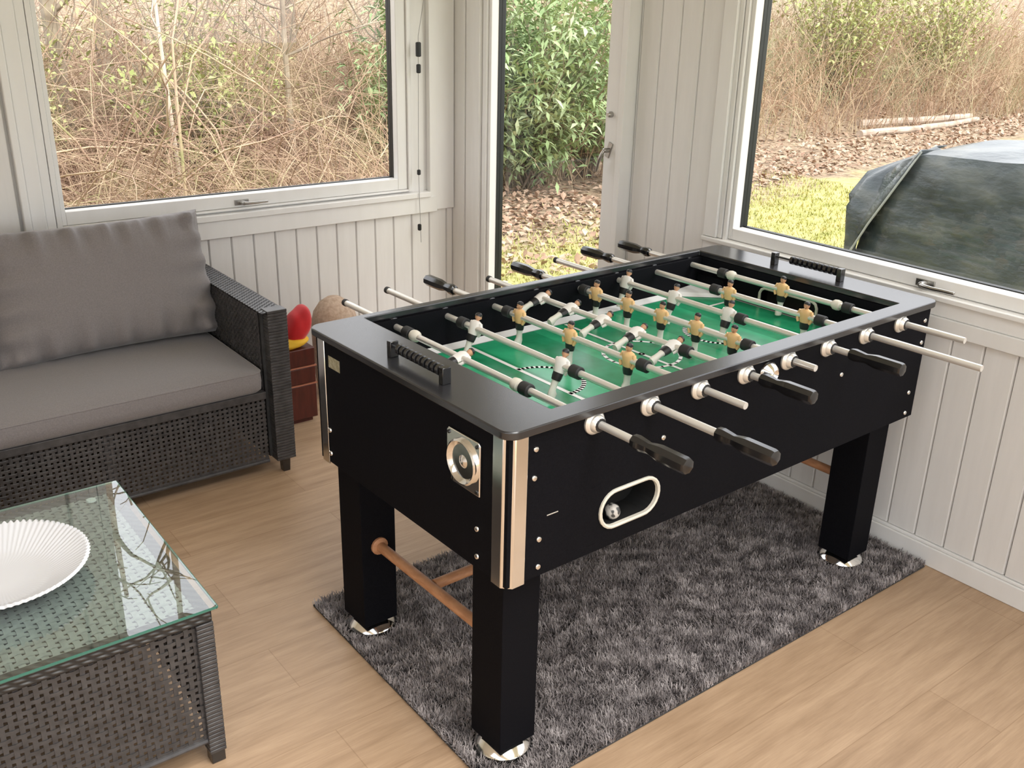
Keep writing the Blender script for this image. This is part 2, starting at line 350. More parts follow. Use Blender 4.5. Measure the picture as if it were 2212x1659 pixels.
# long front panel with stadium opening for the ball return
def front_panel():
    b = MB(); ca, cz, hw, hh = .360, .607, .088, .042; t0, t1 = PO, PO+.02
    ra0, ra1, rz0, rz1 = ca-.12, ca+.12, cz-.07, cz+.07
    for a0, a1, z0, z1 in ((PO, ra0, PB, PT), (ra1, PL_, PB, PT), (ra0, ra1, PB, rz0), (ra0, ra1, rz1, PT)): b.box((a0, t0, z0), (a1, t1, z1), black_lam)
    M = 48; st = []
    for i in range(M):
        t = 2*pi*i/M; c_, s_ = cos(t), sin(t); k = min((.12)/abs(c_) if abs(c_) > 1e-6 else 9, (.07)/abs(s_) if abs(s_) > 1e-6 else 9)
        sx = (hw-hh)*(1 if c_ > 0 else -1) if abs(c_) > .02 else 0
        # ray / stadium intersection
        r = None
        x_flat = hh/abs(s_)*abs(c_) if abs(s_) > 1e-6 else 9
        if x_flat <= hw-hh: r = hh/abs(s_)
        else:
            bb = (hw-hh)*abs(c_); r = bb+math.sqrt(max(0, bb*bb-((hw-hh)**2-hh*hh)))
        st.append(((c_*r, s_*r), (c_*k, s_*k)))
    ins = [(ca+p[0][0], cz+p[0][1]) for p in st]; out = [(ca+p[1][0], cz+p[1][1]) for p in st]
    vs = [(x, t0, z) for x, z in out]+[(x, t0, z) for x, z in ins]; b.add(vs, [(i, (i+1) % M, M+(i+1) % M, M+i) for i in range(M)], black_lam)
    b.build('side_panel', T0, smooth=0)
    b = MB(); vs = [(x, t0, z) for x, z in ins]+[(x, t0+.07, z) for x, z in ins]
    b.add(vs, [(i, (i+1) % M, M+(i+1) % M, M+i)[::-1] for i in range(M)]+[tuple(range(M, 2*M))], cavity); b.build('ball_return_cup', T0, smooth=0)
    # ring
    b = MB(); rings = []
    for i in range(M):
        x, z = st[i][0]; d = Vector((x-(max(-(hw-hh), min(hw-hh, x))), 0, z)).normalized(); p = Vector((ca+x, t0, cz+z))
        rings.append([tuple(p+d*u+Vector((0, -v, 0))) for u, v in ((-.002, -.004), (-.002, .004), (.002, .006), (.006, .004), (.006, -.001))])
    n = 5; vs = [q for r in rings for q in r]; fs = []
    for i in range(M):
        for k in range(n): fs.append((i*n+k, ((i+1) % M)*n+k, ((i+1) % M)*n+(k+1) % n, i*n+(k+1) % n))
    b.add(vs, fs, cream); tag(b.build('ball_return_ring', T0), 'cream oval ring around the ball return')
front_panel()
one('box', 'side_panel', black_lam, T0, .001, a=((PO, PW_-.02, PB), (PL_, PW_, PT)))
one('box', 'end_panel', black_lam, T0, .001, a=((PO, PO+.0201, PB), (PO+.02, PW_-.0201, PT)))
one('box', 'end_panel', black_lam, T0, .001, a=((PL_-.02, PO+.0201, PB), (PL_, PW_-.0201, PT)))
# inner walls of the playing box
ZF = .745
MB().box((oa0-.02, ob1, ZF-.02), (oa1+.02, ob1+.006, PT), black_lam).build('inner_side_wall', T0, smooth=0)
MB().box((oa0-.02, ob0-.008, ZF-.02), (oa1+.02, ob0-.002, PT), black_lam).build('inner_side_wall', T0, smooth=0)
def end_inner(a, s):
    b = MB(); g0_, g1_, gz = .305, .515, ZF+.062
    def bx(b0, b1, z0, z1): b.box((min(a, a+s*.008), b0, z0), (max(a, a+s*.008), b1, z1), black_lam)
    bx(ob0-.002, g0_, ZF-.02, PT); bx(g1_, ob1, ZF-.02, PT); bx(g0_, g1_, gz, PT)
    b.box((min(a+s*.05, a+s*.055), g0_-.01, ZF-.03), (max(a+s*.05, a+s*.055), g1_+.01, gz+.01), cavity)
    b.build('inner_end_wall', T0, smooth=0)
    b = MB(); x = a-s*.004; P = [(x, g0_, ZF+.004), (x, g0_, gz-.018), (x, g0_+.006, gz-.006), (x, g0_+.018, gz), (x, g1_-.018, gz), (x, g1_-.006, gz-.006), (x, g1_, gz-.018), (x, g1_, ZF+.004)]
    b.tube(P, .0045, cream, 8); b.build('goal_frame', T0)
end_inner(oa1+.001, 1); end_inner(oa0-.021, -1)
# playfield
def field():
    b = MB(); a0, a1, b0, b1 = oa0-.02, oa1, ob0-.002, ob1
    b.box((a0, b0, ZF-.012), (a1, b1, ZF-.0005), ramp_grey)
    # grass surface with chamfered corners, in lighter and darker mown bands
    m_, cA, cB = .044, .10, .10; x0, x1, y0, y1 = a0+.015, a1-.012, b0+m_, b1-m_
    def yspan(x):
        k = 0
        if x < x0+cA: k = 1-(x-x0)/cA
        if x > x1-cA: k = 1-(x1-x)/cA
        return y0+k*k*.10, y1-k*k*.10
    M = 84
    for i in range(M):
        xa, xb = x0+(x1-x0)*i/M, x0+(x1-x0)*(i+1)/M; (p, q), (r, s_) = yspan(xa), yspan(xb)
        b.add([(xa, p, ZF), (xb, r, ZF), (xb, s_, ZF), (xa, q, ZF)], [(0, 1, 2, 3)], green_light if (i//7) % 2 else green_field)
    z = ZF+.0006
    def line(P, w_=.010):
        P = [Vector((x, y, z)) for x, y in P]
        for i in range(len(P)-1):
            d = (P[i+1]-P[i]).normalized(); n = Vector((-d.y, d.x, 0))*w_/2; e = d*w_*.3
            b.add([tuple(P[i]-n-e), tuple(P[i+1]-n+e), tuple(P[i+1]+n+e), tuple(P[i]+n-e)], [(0, 1, 2, 3)], field_white)
    cx_, cy_ = (oa0-.02+oa1)/2+.015, .4125
    arc = lambda x, y, r, t0, t1: [(x+r*cos(R(t)), y+r*sin(R(t))) for t in np.linspace(t0, t1, 25)]
    line([(cx_, y0+.01), (cx_, y1-.01)]); line(arc(cx_, cy_, .105, 0, 360)); line(arc(cx_, cy_, .006, 0, 360), .006)
    for s_, xe in ((1, x0), (-1, x1)):
        line([(xe+s_*.30, y0+.02), (xe+s_*.30, y1-.005)], .012); line(arc(xe+s_*.30, cy_, .10, -90*s_ if s_ > 0 else 90, 90*s_ if s_ > 0 else 270), .012)
        line([(xe+s_*.005, cy_-.19), (xe+s_*.16, cy_-.19), (xe+s_*.16, cy_+.19), (xe+s_*.005, cy_+.19)])
    # sloping side ramps and raised white corners
    for yw, yi, s_ in ((b0, y0, 1), (b1, y1, -1)):
        b.add([(a0, yw, ZF+.010), (a1, yw, ZF+.010), (a1, yi-s_*.002, ZF+.0004), (a0, yi-s_*.002, ZF+.0004)], [(0, 1, 2, 3) if s_ > 0 else (3, 2, 1, 0)], field_white)
        for xw, t in ((a0, 1), (a1, -1)):
            b.add([(xw, yw, ZF+.022), (xw+t*.15, yw, ZF+.010), (xw+t*.135, yw+s_*.045, ZF+.001), (xw+t*.03, yw+s_*.135, ZF+.001), (xw, yw+s_*.145, ZF+.010)], [(0, 1, 2, 3, 4) if t*s_ > 0 else (4, 3, 2, 1, 0)], field_white)
    b.build('playing_field', T0, smooth=0)
field()
# chrome corner guards: two faces and a chamfer
def corner(a, b_, sa, sb):
    mb = MB(); w_ = .046; o = .004; c = .014
    P = [(a, b_+sb*w_), (a-sa*o, b_+sb*w_), (a-sa*o, b_+sb*c), (a+sa*c, b_-sb*o), (a+sa*w_, b_-sb*o), (a+sa*w_, b_), (a+sa*(c+.001), b_), (a, b_+sb*(c+.001))]
    if sa*sb < 0: P = P[::-1]
    mb.prism(P, PB-.004, PT-.002, chrome); mb.build('corner_guard', T0, bevel=.0015)
corner(PO, PO, 1, 1); corner(PO, PW_, 1, -1)
# bolts
def bolt(p, nrm, r=.0068):
    T = Vector(nrm).to_track_quat('Z', 'Y').to_matrix().to_4x4(); T.translation = Vector(p)
    MB().lathe([(r, -.001), (r, .0015), (r*.8, .0035), (r*.35, .0045)], chrome, 14, T).build('bolt', T0)
for a, z in ((.082, .813), (.080, .750), (.098, .605), (.098, .540), (TL-.038, .813), (TL-.036, .747), (TL-.055, .598), (TL-.055, .534), (.452, .738), (1.128, .736)): bolt((a, PO, z), (0, -1, 0))
for bb, z in ((.113, .612), (.112, .547), (.730, .609), (.731, .544)): bolt((PO, bb, z), (-1, 0, 0))
MB().box((.118, PO-.001, .6525), (.148, PO, .6545), steel).build('panel_slot', T0)
# legs and chrome feet
leg_a = ((.045, .147), (TL-.147, TL-.045)); leg_b = ((.062, .170), (TW-.170-.02, TW-.062-.0))
for la in leg_a:
    for lb in ((.060, .168), (TW-.150, TW-.040)):
        one('box', 'leg', black_lam, T0, .0015, a=((la[0], lb[0], .045), (la[1], lb[1], .80)))
        ca, cb = sum(la)/2, sum(lb)/2
        b = MB().lathe([(.030, .0065), (.060, .0065), (.066, .012), (.066, .019), (.061, .026), (.040, .038), (.022, .044), (.016, .05)], chrome, 32, Matrix.Translation((ca, cb, 0))); b.build('foot', T0)
for la in leg_a:
    ca = sum(la)/2
    b = MB().tube([(ca, .166, .285), (ca, TW-.148, .285)], .0135, oak_dowel, 14); tag(b.build('cross_dowel', T0), 'round reddish wooden dowel')
    for y, s_ in ((.168, 1), (TW-.150, -1)): MB().lathe([(.024, 0), (.024, .006), (.017, .010)], rubber if s_ > 0 else oak_dowel, 16, Matrix.Translation((ca, y, .285)) @ Matrix.Rotation(-s_*pi/2, 4, 'X')).build('dowel_cap', T0)
b = MB().tube([(sum(leg_a[0])/2+.012, TW/2+.01, .285), (sum(leg_a[1])/2-.012, TW/2+.01, .285)], .0135, oak_dowel, 14); tag(b.build('long_dowel', T0), 'long wooden dowel joining the two cross dowels')
# end plate, sticker and ball entry
b = MB(); x = PO
b.prism([(.098, .692), (.098, .806), (.104, .812), (.206, .812), (.212, .806), (.212, .76), (.206, .72), (.196, .698), (.19, .692)], 0, .007, chrome, Matrix(((0, 0, -1, x), (1, 0, 0, 0), (0, 1, 0, 0), (0, 0, 0, 1))))
T = Matrix.Translation((x-.007, .154, .752)) @ Matrix.Rotation(-pi/2, 4, 'Y')
pl = b.build('cup_plate', T0, bevel=.002); tag(pl, 'square chrome plate with a round cup')
b = MB(); b.lathe([(.050, 0), (.050, .006), (.046, .009), (.042, .006), (.036, -.002), (.022, -.005), (.008, .004), (.001, .006)], chrome, 28, T); b.build('cup', pl)
for yy, zz in ((.107, .802), (.203, .802), (.107, .701), (.190, .701)):
    MB().lathe([(.0045, 0), (.004, .0025), (.001, .003)], black_plastic, 8, Matrix.Translation((x-.007, yy, zz)) @ Matrix.Rotation(-pi/2, 4, 'Y')).build('screw', pl)
MB().box((PO-.0008, .668, .782), (PO, .722, .812), sticker).build('sticker', T0)
T = Matrix.Translation((.803, PO, .815)) @ Matrix.Rotation(pi/2, 4, 'X')
MB().lathe([(.030, 0), (.030, .004), (.026, .010), (.018, .022), (.012, .026), (.006, .018), (.001, .017)], chrome, 24, T).build('ball_entry', T0)
# rods
ZR = .832; RA = [.236, .398, .558, .718, .880, 1.042, 1.211, 1.379]
def figure(shirt, name):
    """one moulded player: z along the body, +x where the toes point, pierced by the rod at z = 0"""
    b = MB(); n = 12
    def ring(z, rx, ry, ox=0): return [(ox+rx*cos(2*pi*i/n), ry*sin(2*pi*i/n), z) for i in range(n)]
    b.loft([ring(-.078, .011, .009, .005), ring(-.068, .0125, .0095, .004), ring(-.060, .0085, .0085, .001), ring(-.046, .0075, .0085), ring(-.036, .0085, .0105)], sock)
    b.loft([ring(-.037, .0095, .0125), ring(-.028, .0105, .0145), ring(-.017, .0105, .0150)], figblack)
    b.loft([ring(-.0175, .0105, .0150), ring(-.004, .0125, .0170), ring(.009, .0125, .0200), ring(.017, .0095, .0180), ring(.0205, .006, .008)], shirt)
    for s_ in (-1, 1): b.tube([(0, s_*.0175, .0145), (.002, s_*.0225, .004), (.004, s_*.0225, -.010), (.006, s_*.018, -.018)], [.0052, .005, .0042, .0036], shirt, 8)
    b.loft([ring(.019, .0045, .0045), ring(.0235, .0045, .0045)], skin)
    b.loft([ring(.0225, .005, .005), ring(.026, .0082, .0075), ring(.031, .0092, .0082), ring(.0355, .0085, .0078)], skin)
    b.loft([ring(.0325, .0098, .0088, -.0012), ring(.038, .0088, .0082, -.0008), ring(.0415, .0045, .0045)], figblack)
    b.box((.008, -.0016, .0265), (.0112, .0016, .030), skin)
    o = b.build(name); return o
fy = figure(shirt_y, 'player'); fwm = figure(shirt_w, 'player')
fmesh = {'y': fy.data, 'w': fwm.data}
for q in (fy, fwm): bpy.data.objects.remove(q)
def cyl_mesh(name, prof, m, n=20):
    o = MB().lathe(prof, m, n, Matrix.Rotation(-pi/2, 4, 'X')).build(name); me = o.data; bpy.data.objects.remove(o); return me
bump_me = cyl_mesh('bumper', [(.0135, -.015), (.0155, -.013), (.0155, .013), (.0135, .015)], rubber)
coll_me = cyl_mesh('collar', [(.009, -.014), (.014, -.012), (.0155, -.004), (.0145, .006), (.010, .012), (.009, .014)], cream)
hand_me = cyl_mesh('handle', [(.0095, 0), (.0145, .004), (.0160, .016), (.0135, .036), (.0120, .046), (.0150, .060), (.0172, .074), (.0172, .138), (.0158, .144), (.010, .146)], black_plastic, 8)
bush_me = cyl_mesh('bushing', [(.0265, 0), (.0265, .004), (.0235, .008), (.0200, .010), (.0170, .018), (.0145, .021), (.0095, .0212)], bush_mat, 28)
bush2_me = cyl_mesh('bushing', [(.022, 0), (.022, .003), (.013, .006), (.0095, .0062)], black_plastic, 20)
nut_me = cyl_mesh('bushing_cap', [(.0148, 0), (.0148, .004), (.0105, .0045)], figblack, 14)
capm = cyl_mesh('end_cap', [(.0088, 0), (.0100, .001), (.0100, .012), (.007, .015)], rubber, 12)
def put(me, name, parent, loc, rot=(0, 0, 0)):
    o = bpy.data.objects.new(name, me); col.objects.link(o); o.parent = parent; o.location = loc; o.rotation_euler = rot; return o
#        near end, far end, handle side, team, player positions, tilt (deg, head towards +a), bumpers, collars
RODS = [(-.10, 1.02, 'n', 'w', [.480], 78, [.705, .232], [.672, .268]),
        (-.175, 1.06, 'n', 'w', [.640, .300], 24, [.690, .247], []),
        (-.116, .955, 'f', 'y', [.650, .445, .237], 0, [.700, .186], []),
        (-.035, .99, 'n', 'w', [.752, .627, .498, .370, .243], 72, [.196], []),
        (-.066, .935, 'f', 'y', [.690, .560, .430, .305, .182], 0, [.740, .135], []),
        (-.055, 1.05, 'n', 'w', [.730, .535, .333], 20, [.287], []),
        (-.302, .965, 'f', 'y', [.468, .200], 0, [.520, .150], []),
        (-.171, .955, 'f', 'y', [.404], 0, [.632, .176], [.595, .215])]
for i, (y0, y1, hs, team, pls, tilt, bms, cls) in enumerate(RODS):
    b = MB().tube([(0, y0, 0), (0, y0+.01, 0), (0, (y0+y1)/2, 0), (0, y1-.01, 0), (0, y1, 0)], [.0082, .0085, .0085, .0085, .0082], steel, 14)
    rod = b.build('player_rod', T0, loc=(RA[i], 0, ZR))
    if hs == 'n': put(hand_me, 'handle', rod, (0, y0+.004, 0), (0, R(22), pi)); put(capm, 'end_cap', rod, (0, y1-.002, 0))
    else: put(hand_me, 'handle', rod, (0, y1-.004, 0), (0, R(22), 0))
    for p in pls:
        if team == 'w': put(fmesh['w'], 'player', rod, (0, p, 0), (0, R(tilt), 0))
        else: put(fmesh['y'], 'player', rod, (0, p, 0), (0, 0, pi))
    for p in bms: put(bump_me, 'bumper', rod, (0, p, 0))
    for k, p in enumerate(cls): put(coll_me, 'collar', rod, (0, p, 0), (0, 0, 0 if k else pi))
    bs = put(bush_me, 'bushing', T0, (RA[i], PO, ZR-.001), (0, 0, pi)); put(nut_me, 'bushing_cap', bs, (0, .0175, 0))
    put(bush2_me, 'bushing', T0, (RA[i], ob1, ZR), (0, 0, pi)); put(bush_me, 'bushing', T0, (RA[i], PW_, ZR-.001))
# score counters
def counter(a, b0, b1, beads, nm='score_counter'):
    rt_ = MB().tube([(0, b0, .026), (0, b1, .026)], .003, black_plastic, 8).build(nm, T0, loc=(a, 0, TZ))
    for y in (b0, b1): MB().box((-.011, y-.008, 0), (.011, y+.008, .038), black_plastic).build('counter_post', rt_, bevel=.0015)
    bm_ = cyl_mesh('bead', [(.008, -.0062), (.0125, -.0045), (.0125, .0045), (.008, .0062)], black_plastic, 14)
    for y in beads: put(bm_, 'bead', rt_, (0, y, .026))
counter(.055, .285, .490, [.302+k*.0172 for k in range(10)])
counter(1.487, .283, .521, [.300+k*.0172 for k in range(10)])
# ball lying in the return cup
b = MB(); n = 20
ballm = noisy('ball_marbled', [(.45, (.55, .52, .48)), (.52, (.05, .05, .05))], 60, .3, detail=1)
b.lathe([(.0001+.0185*sin(pi*k/12), -.0185*cos(pi*k/12)) for k in range(13)], ballm, 24)
o = b.build('foosball_ball', smooth=180); th = .02437
lx, ly = .330, PO+.022; o.location = (1.0145+lx*cos(th)-ly*sin(th), 1.3151+lx*sin(th)+ly*cos(th), .607-.042+.0190)
tag(o, 'small black and white ball lying in the oval ball return', 'ball')

# ------------------------------------------------------------------ rug
rx0, rx1, ry0, ry1 = 1.005, 2.655, 1.285, 2.20
rugm = noisy('rug_pile', [(.30, (.15, .13, .13)), (.5, (.28, .25, .245)), (.70, (.55, .50, .49))], 26, .95, world=True, detail=5)
rugb = noisy('rug_backing', [(.3, (.03, .03, .03)), (.7, (.06, .055, .055))], 30, .95)
rug = MB().box((rx0, ry0, .0005), (rx1, ry1, .006), rugb).build('shaggy_rug', bevel=.002); tag(rug, 'dark grey shaggy rug lying under the foosball table', 'rug')
K = 170000
px_ = rng.uniform(rx0, rx1, K); py_ = rng.uniform(ry0, ry1, K); keep = np.ones(K, bool)
for la in leg_a:
    for lb in ((.060, .168), (TW-.150, TW-.040)):
        ca, cb = sum(la)/2, sum(lb)/2; X = 1.0145+ca*cos(th)-cb*sin(th); Y = 1.3151+ca*sin(th)+cb*cos(th); keep &= (px_-X)**2+(py_-Y)**2 > .073**2
px_, py_ = px_[keep], py_[keep]; K = len(px_)
ang = 3*np.sin(px_*21+2*np.sin(py_*17))+2.6*np.cos(py_*27+px_*13)+rng.normal(0, 1.4, K)
ln = rng.uniform(.008, .020, K); lean = rng.uniform(.4, 1.1, K); hgt = ln*np.cos(lean)+.004; dx = np.cos(ang)*np.sin(lean)*ln; dy = np.sin(ang)*np.sin(lean)*ln
tx_ = np.clip(px_+dx, rx0-.012, XR-.032); ty_ = py_+dy; wdt = rng.uniform(.0009, .0016, K); nx, ny = -np.sin(ang)*wdt, np.cos(ang)*wdt
z0_ = np.full(K, .0058)
v = np.stack([np.stack([px_-nx, py_-ny, z0_], 1), np.stack([px_+nx, py_+ny, z0_], 1), np.stack([(px_+tx_)/2+nx*.9, (py_+ty_)/2+ny*.9, z0_+hgt*.7], 1), np.stack([(px_+tx_)/2-nx*.9, (py_+ty_)/2-ny*.9, z0_+hgt*.7], 1), np.stack([tx_+nx*.3, ty_+ny*.3, z0_+hgt], 1), np.stack([tx_-nx*.3, ty_-ny*.3, z0_+hgt], 1)], 1).reshape(-1, 3)
i6 = np.arange(K)[:, None]*6; f = np.concatenate([i6+np.array([[0, 1, 2, 3]]), i6+np.array([[3, 2, 4, 5]])])
o = npmesh('pile', v, f, rugm, rug); o['kind'] = 'stuff'

# ------------------------------------------------------------------ wicker sofa
sofa = empty('wicker_sofa', (.55, 3.05, 0)); tag(sofa, 'dark grey wicker two-seat sofa below the left-hand window', 'sofa')
def S(b, name, bevel=0, smooth=35, parent=None):
    o = b.build(name, parent or sofa, bevel, smooth); 
    if parent is None: o.matrix_parent_inverse = Matrix.Translation((-.55, -3.05, 0))
    return o
sx0, sx1, sy0, sy1 = -.25, 1.352, 3.022, 3.775
for x0, x1 in ((sx1-.095, sx1), (sx0, sx0+.095)):
    b = MB().box((x0+.012, sy0+.04, .06), (x1-.012, sy1-.02, .605), wicker_dark)
    for x, s_ in ((x0+.008, 1), (x1-.008, -1)): weave(b, (0, sy1-sy0-.06, 0), (0, 0, .55), (x, sy0+.05, .055), .0125, .011, .0105, .0095, wicker, .002, .0018)
    weave(b, (x1-x0-.004, 0, 0), (0, sy1-sy0-.01, 0), (x0+.002, sy0+.005, .6125), .0125, .0110, .0105, .0096, wicker, .002, .0018)
    S(b, 'arm')
    b = MB(); xc = (x0+x1)/2
    for k in range(52): z = .052+k*.0109; b.box((x0+.022, sy0-.002+.0005*(k % 2), z), (x1-.001, sy0+.052, z+.0100), wicker)
    S(b, 'front_post', .0015)
    for yy in (sy0+.022, sy1-.03): S(MB().lathe([(.018, 0), (.021, .05)], black_plastic, 4, Matrix.Translation((xc+.012, yy, 0)) @ Matrix.Rotation(pi/4, 4, 'Z')), 'foot')
b = MB().box((sx0+.1, sy1-.08, .06), (sx1-.1, sy1-.02, .775), wicker_dark); weave(b, (sx1-sx0-.19, 0, 0), (0, 0, .46), (sx0+.095, sy1-.084, .33), .0135, .012, .011, .0105, wicker, .002, .0018)
weave(b, (sx1-sx0-.19, 0, 0), (0, .085, 0), (sx0+.095, sy1-.088, .785), .0135, .0115, .011, .0105, wicker, .002, .0018)
b.tube([(sx0+.095, sy1-.084, .783), (sx1-.095, sy1-.084, .783)], .009, wicker, 8).tube([(sx0+.095, sy1-.004, .783), (sx1-.095, sy1-.004, .783)], .009, wicker, 8); S(b, 'backrest')
b = MB(); weave(b, (sx1-sx0-.19, 0, 0), (0, 0, .265), (sx0+.095, sy0+.022, .058), .0175, .0165, .0105, .0098, wicker, .002, .002)
b.tube([(sx0+.095, sy0+.022, .055), (sx1-.095, sy0+.022, .055)], .008, wicker, 8); b.box((sx0+.095, sy0+.008, .300), (sx1-.095, sy0+.036, .326), wicker)
b.box((.70, sy0+.026, .06), (.735, sy0+.045, .30), wicker); S(b, 'front_apron', .001)
b = MB().box((sx0+.095, sy0+.03, .300), (sx1-.095, sy1-.085, .322), wicker_dark).box((sx0+.1, sy0+.30, .12), (sx1-.1, sy0+.32, .30), wicker_dark); S(b, 'seat_base')
def cushion(name, w_, h_, t_, T, nu=48, nv=28, puck=.006, seed=1, boxy=3.2, sag=0):
    """closed pillow: w (u), h (v), t thickness; pinched seams with puckers"""
    rs = np.random.default_rng(seed); ph = rs.uniform(0, 6.28, 12); vs = []; fs = []
    for side in (1, -1):
        for j in range(nv+1):
            for i in range(nu+1):
                u = -1+2*i/nu; v_ = -1+2*j/nv; su = math.copysign(abs(u)**.9, u)
                e = max(0, (1-abs(u)**boxy))**.42*max(0, (1-abs(v_)**boxy))**.42
                x = u*w_/2*(1-.045*(1-abs(v_)**2)*0-.03*(abs(u)**6)*(1-v_*v_)); y = v_*h_/2*(1-.05*(abs(v_)**6)*(1-u*u))
                edge = abs(v_)**3.5; pk = puck*edge*(sin(u*23+ph[0])+.7*sin(u*41+ph[1]+v_*3))*(1-abs(v_)**30); pk += puck*abs(u)**5*sin(v_*17+ph[2])*(1-abs(u)**30)
                z = side*(t_/2*e+pk*(e > .02))+.0035*sin(u*3+ph[3])*sin(v_*2.5+ph[4])*e - sag*(1-u*u)*e
                z += side*.004*e*sin(u*9+v_*5+ph[5])*edge
                vs.append((x, y, z))
    n = (nu+1)*(nv+1)
    for s_ in (0, 1):
        for j in range(nv):
            for i in range(nu):
                a = s_*n+j*(nu+1)+i; q = (a, a+1, a+nu+2, a+nu+1); fs.append(q if s_ == 0 else q[::-1])
    b = MB().add(vs, fs, fabric, T); o = b.build(name, smooth=180)
    import bmesh
    bm = bmesh.new(); bm.from_mesh(o.data); bmesh.ops.remove_doubles(bm, verts=bm.verts, dist=.0004); bm.to_mesh(o.data); bm.free()
    return o
def piping(o, P, r=.0028): return MB().tube(P, r, fabric, 6).build('piping', o)
# seat cushion: long flat
def seat_cushion():
    b = MB(); x0, x1, y0, y1, z0, z1 = sx0+.10, sx1-.102, sy0+.012, sy1-.10, .3265, .418; nx, ny = 90, 34; vs, fs = [], []
    def top(u, v_):
        e = min(1, (1-abs(u)**14))*(1-abs(v_)**9); return z1-.012+.014*e+.0035*sin(u*6)*e+.0025*sin(v_*4+u*3)*e-.004*math.exp(-((v_+.97)/.05)**2)*0
    P = rrect(x0, y0, x1, y1, .03, 5); n = len(P); cx_, cy_ = (x0+x1)/2, (y0+y1)/2
    rings = [[(cx_+(x-cx_)*.99, cy_+(y-cy_)*.985, z0) for x, y in P], [(x, y-(.008 if y < cy_ else 0), z0+.012) for x, y in P], [(x, y-(.014 if y < cy_ else 0), (z0+z1)/2-.003+.002*sin(x*9)) for x, y in P], [(x, y-(.008 if y < cy_ else 0), z1-.018+.003*sin(x*7)) for x, y in P]]
    b.loft(rings, fabric, False)
    m_ = 14; prev = rings[-1]
    R2 = [prev]
    for k in range(1, m_+1):
        t = 1-(k/m_)**1.6 if k < m_ else 0; t = 1-k/m_
        R2.append([(cx_+(x-cx_)*t, cy_+(y-cy_)*t, z1-.018+.022*(1-t**7)+.004*sin(x*5*t)*(1-t)*.8) for x, y, _ in prev])
    b.loft(R2, fabric, False); b.add(rings[0], [tuple(range(n))[::-1]], fabric)
    o = b.build('seat_cushion', smooth=60); piping(o, [(x, y, z+.0005) for x, y, z in prev]+[prev[0]])
    tag(o, 'long flat grey seat cushion lying on the wicker sofa', 'cushion'); return o
seat_cushion()
for k, (xc, lab) in enumerate(((.892, 'plump grey back pillow leaning at the right end of the sofa'), (.13, 'grey back pillow at the left end of the sofa, nearly outside the frame'))):
    T = Matrix.Translation((xc, 3.555, .640)) @ Matrix.Rotation(R(72), 4, 'X') @ Matrix.Rotation(R(.5), 4, 'Z')
    o = cushion('back_pillow', .785, .465, .23, T, seed=3+k, puck=.026, boxy=3.0); tag(o, lab, 'pillow', 'back pillows of the sofa')
# ------------------------------------------------------------------ coffee table
ct = empty('coffee_table', (.15, 2.1, 0)); tag(ct, 'dark wicker coffee table with glass top in front of the sofa', 'coffee table')
def Cc(b, name, bevel=0, smooth=35): o = b.build(name, ct, bevel, smooth); o.matrix_parent_inverse = Matrix.Translation((-.15, -2.1, 0)); return o
kx0, kx1, ky0, ky1, kz = -.45, .575, 1.768, 2.455, .405
o = Cc(MB().box((kx0-.008, ky0-.010, kz+.0045), (kx1+.010, ky1+.008, kz+.0105), table_glass), 'glass_top', 0, 0)
b = MB(); P = rrect(kx0-.008, ky0-.010, kx1+.010, ky1+.008, .004, 2)
b.tube([(x, y, kz+.0075) for x, y in P]+[(P[0][0], P[0][1], kz+.0075)], .0032, glass_edge, 6); Cc(b, 'glass_rim')
b = MB(); weave(b, (kx1-kx0-.04, 0, 0), (0, ky1-ky0-.04, 0), (kx0+.02, ky0+.02, kz-.006), .021, .0185, .0135, .0105, wicker_pale, .0022, .0028)
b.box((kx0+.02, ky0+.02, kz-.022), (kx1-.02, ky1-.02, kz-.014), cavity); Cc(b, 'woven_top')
b = MB()
for a, c in (((kx0, ky0, kz-.03), (kx1, ky0+.028, kz)), ((kx0, ky1-.028, kz-.03), (kx1, ky1, kz)), ((kx0, ky0+.028, kz-.03), (kx0+.028, ky1-.028, kz)), ((kx1-.028, ky0+.028, kz-.03), (kx1, ky1-.028, kz))): b.box(a, c, tight)
Cc(b, 'top_rail', .004)
def side(O, U): b = MB(); weave(b, U, (0, 0, kz-.10), O, .0175, .0165, .0100, .0092, wicker, .002, .002); b.tube([O, tuple(Vector(O)+Vector(U))], .008, wicker, 8); Cc(b, 'side_panel')
side((kx0+.03, ky0+.012, .065), (kx1-kx0-.06, 0, 0)); side((kx1-.012, ky0+.03, .065), (0, ky1-ky0-.06, 0)); side((kx0+.03, ky1-.012, .065), (kx1-kx0-.06, 0, 0)); side((kx0+.012, ky0+.03, .065), (0, ky1-ky0-.06, 0))
for x in (kx0+.018, kx1-.018):
    for y in (ky0+.018, ky1-.018):
        b = MB()
        for k in range(32): z = .03+k*.0108; b.box((x-.019, y-.019, z), (x+.019, y+.019, z+.0098), wicker)
        b.box((x-.016, y-.016, 0), (x+.016, y+.016, .03), black_plastic); Cc(b, 'leg', .002)
# round suction pad under glass near the back right corner
Cc(MB().lathe([(.012, kz-.0005), (.013, kz+.0005), (.011, kz+.004)], mat('clear_pad', (.75, .78, .77), .3), 16, Matrix.Translation((kx1-.07, ky1-.05, 0))), 'glass_pad')
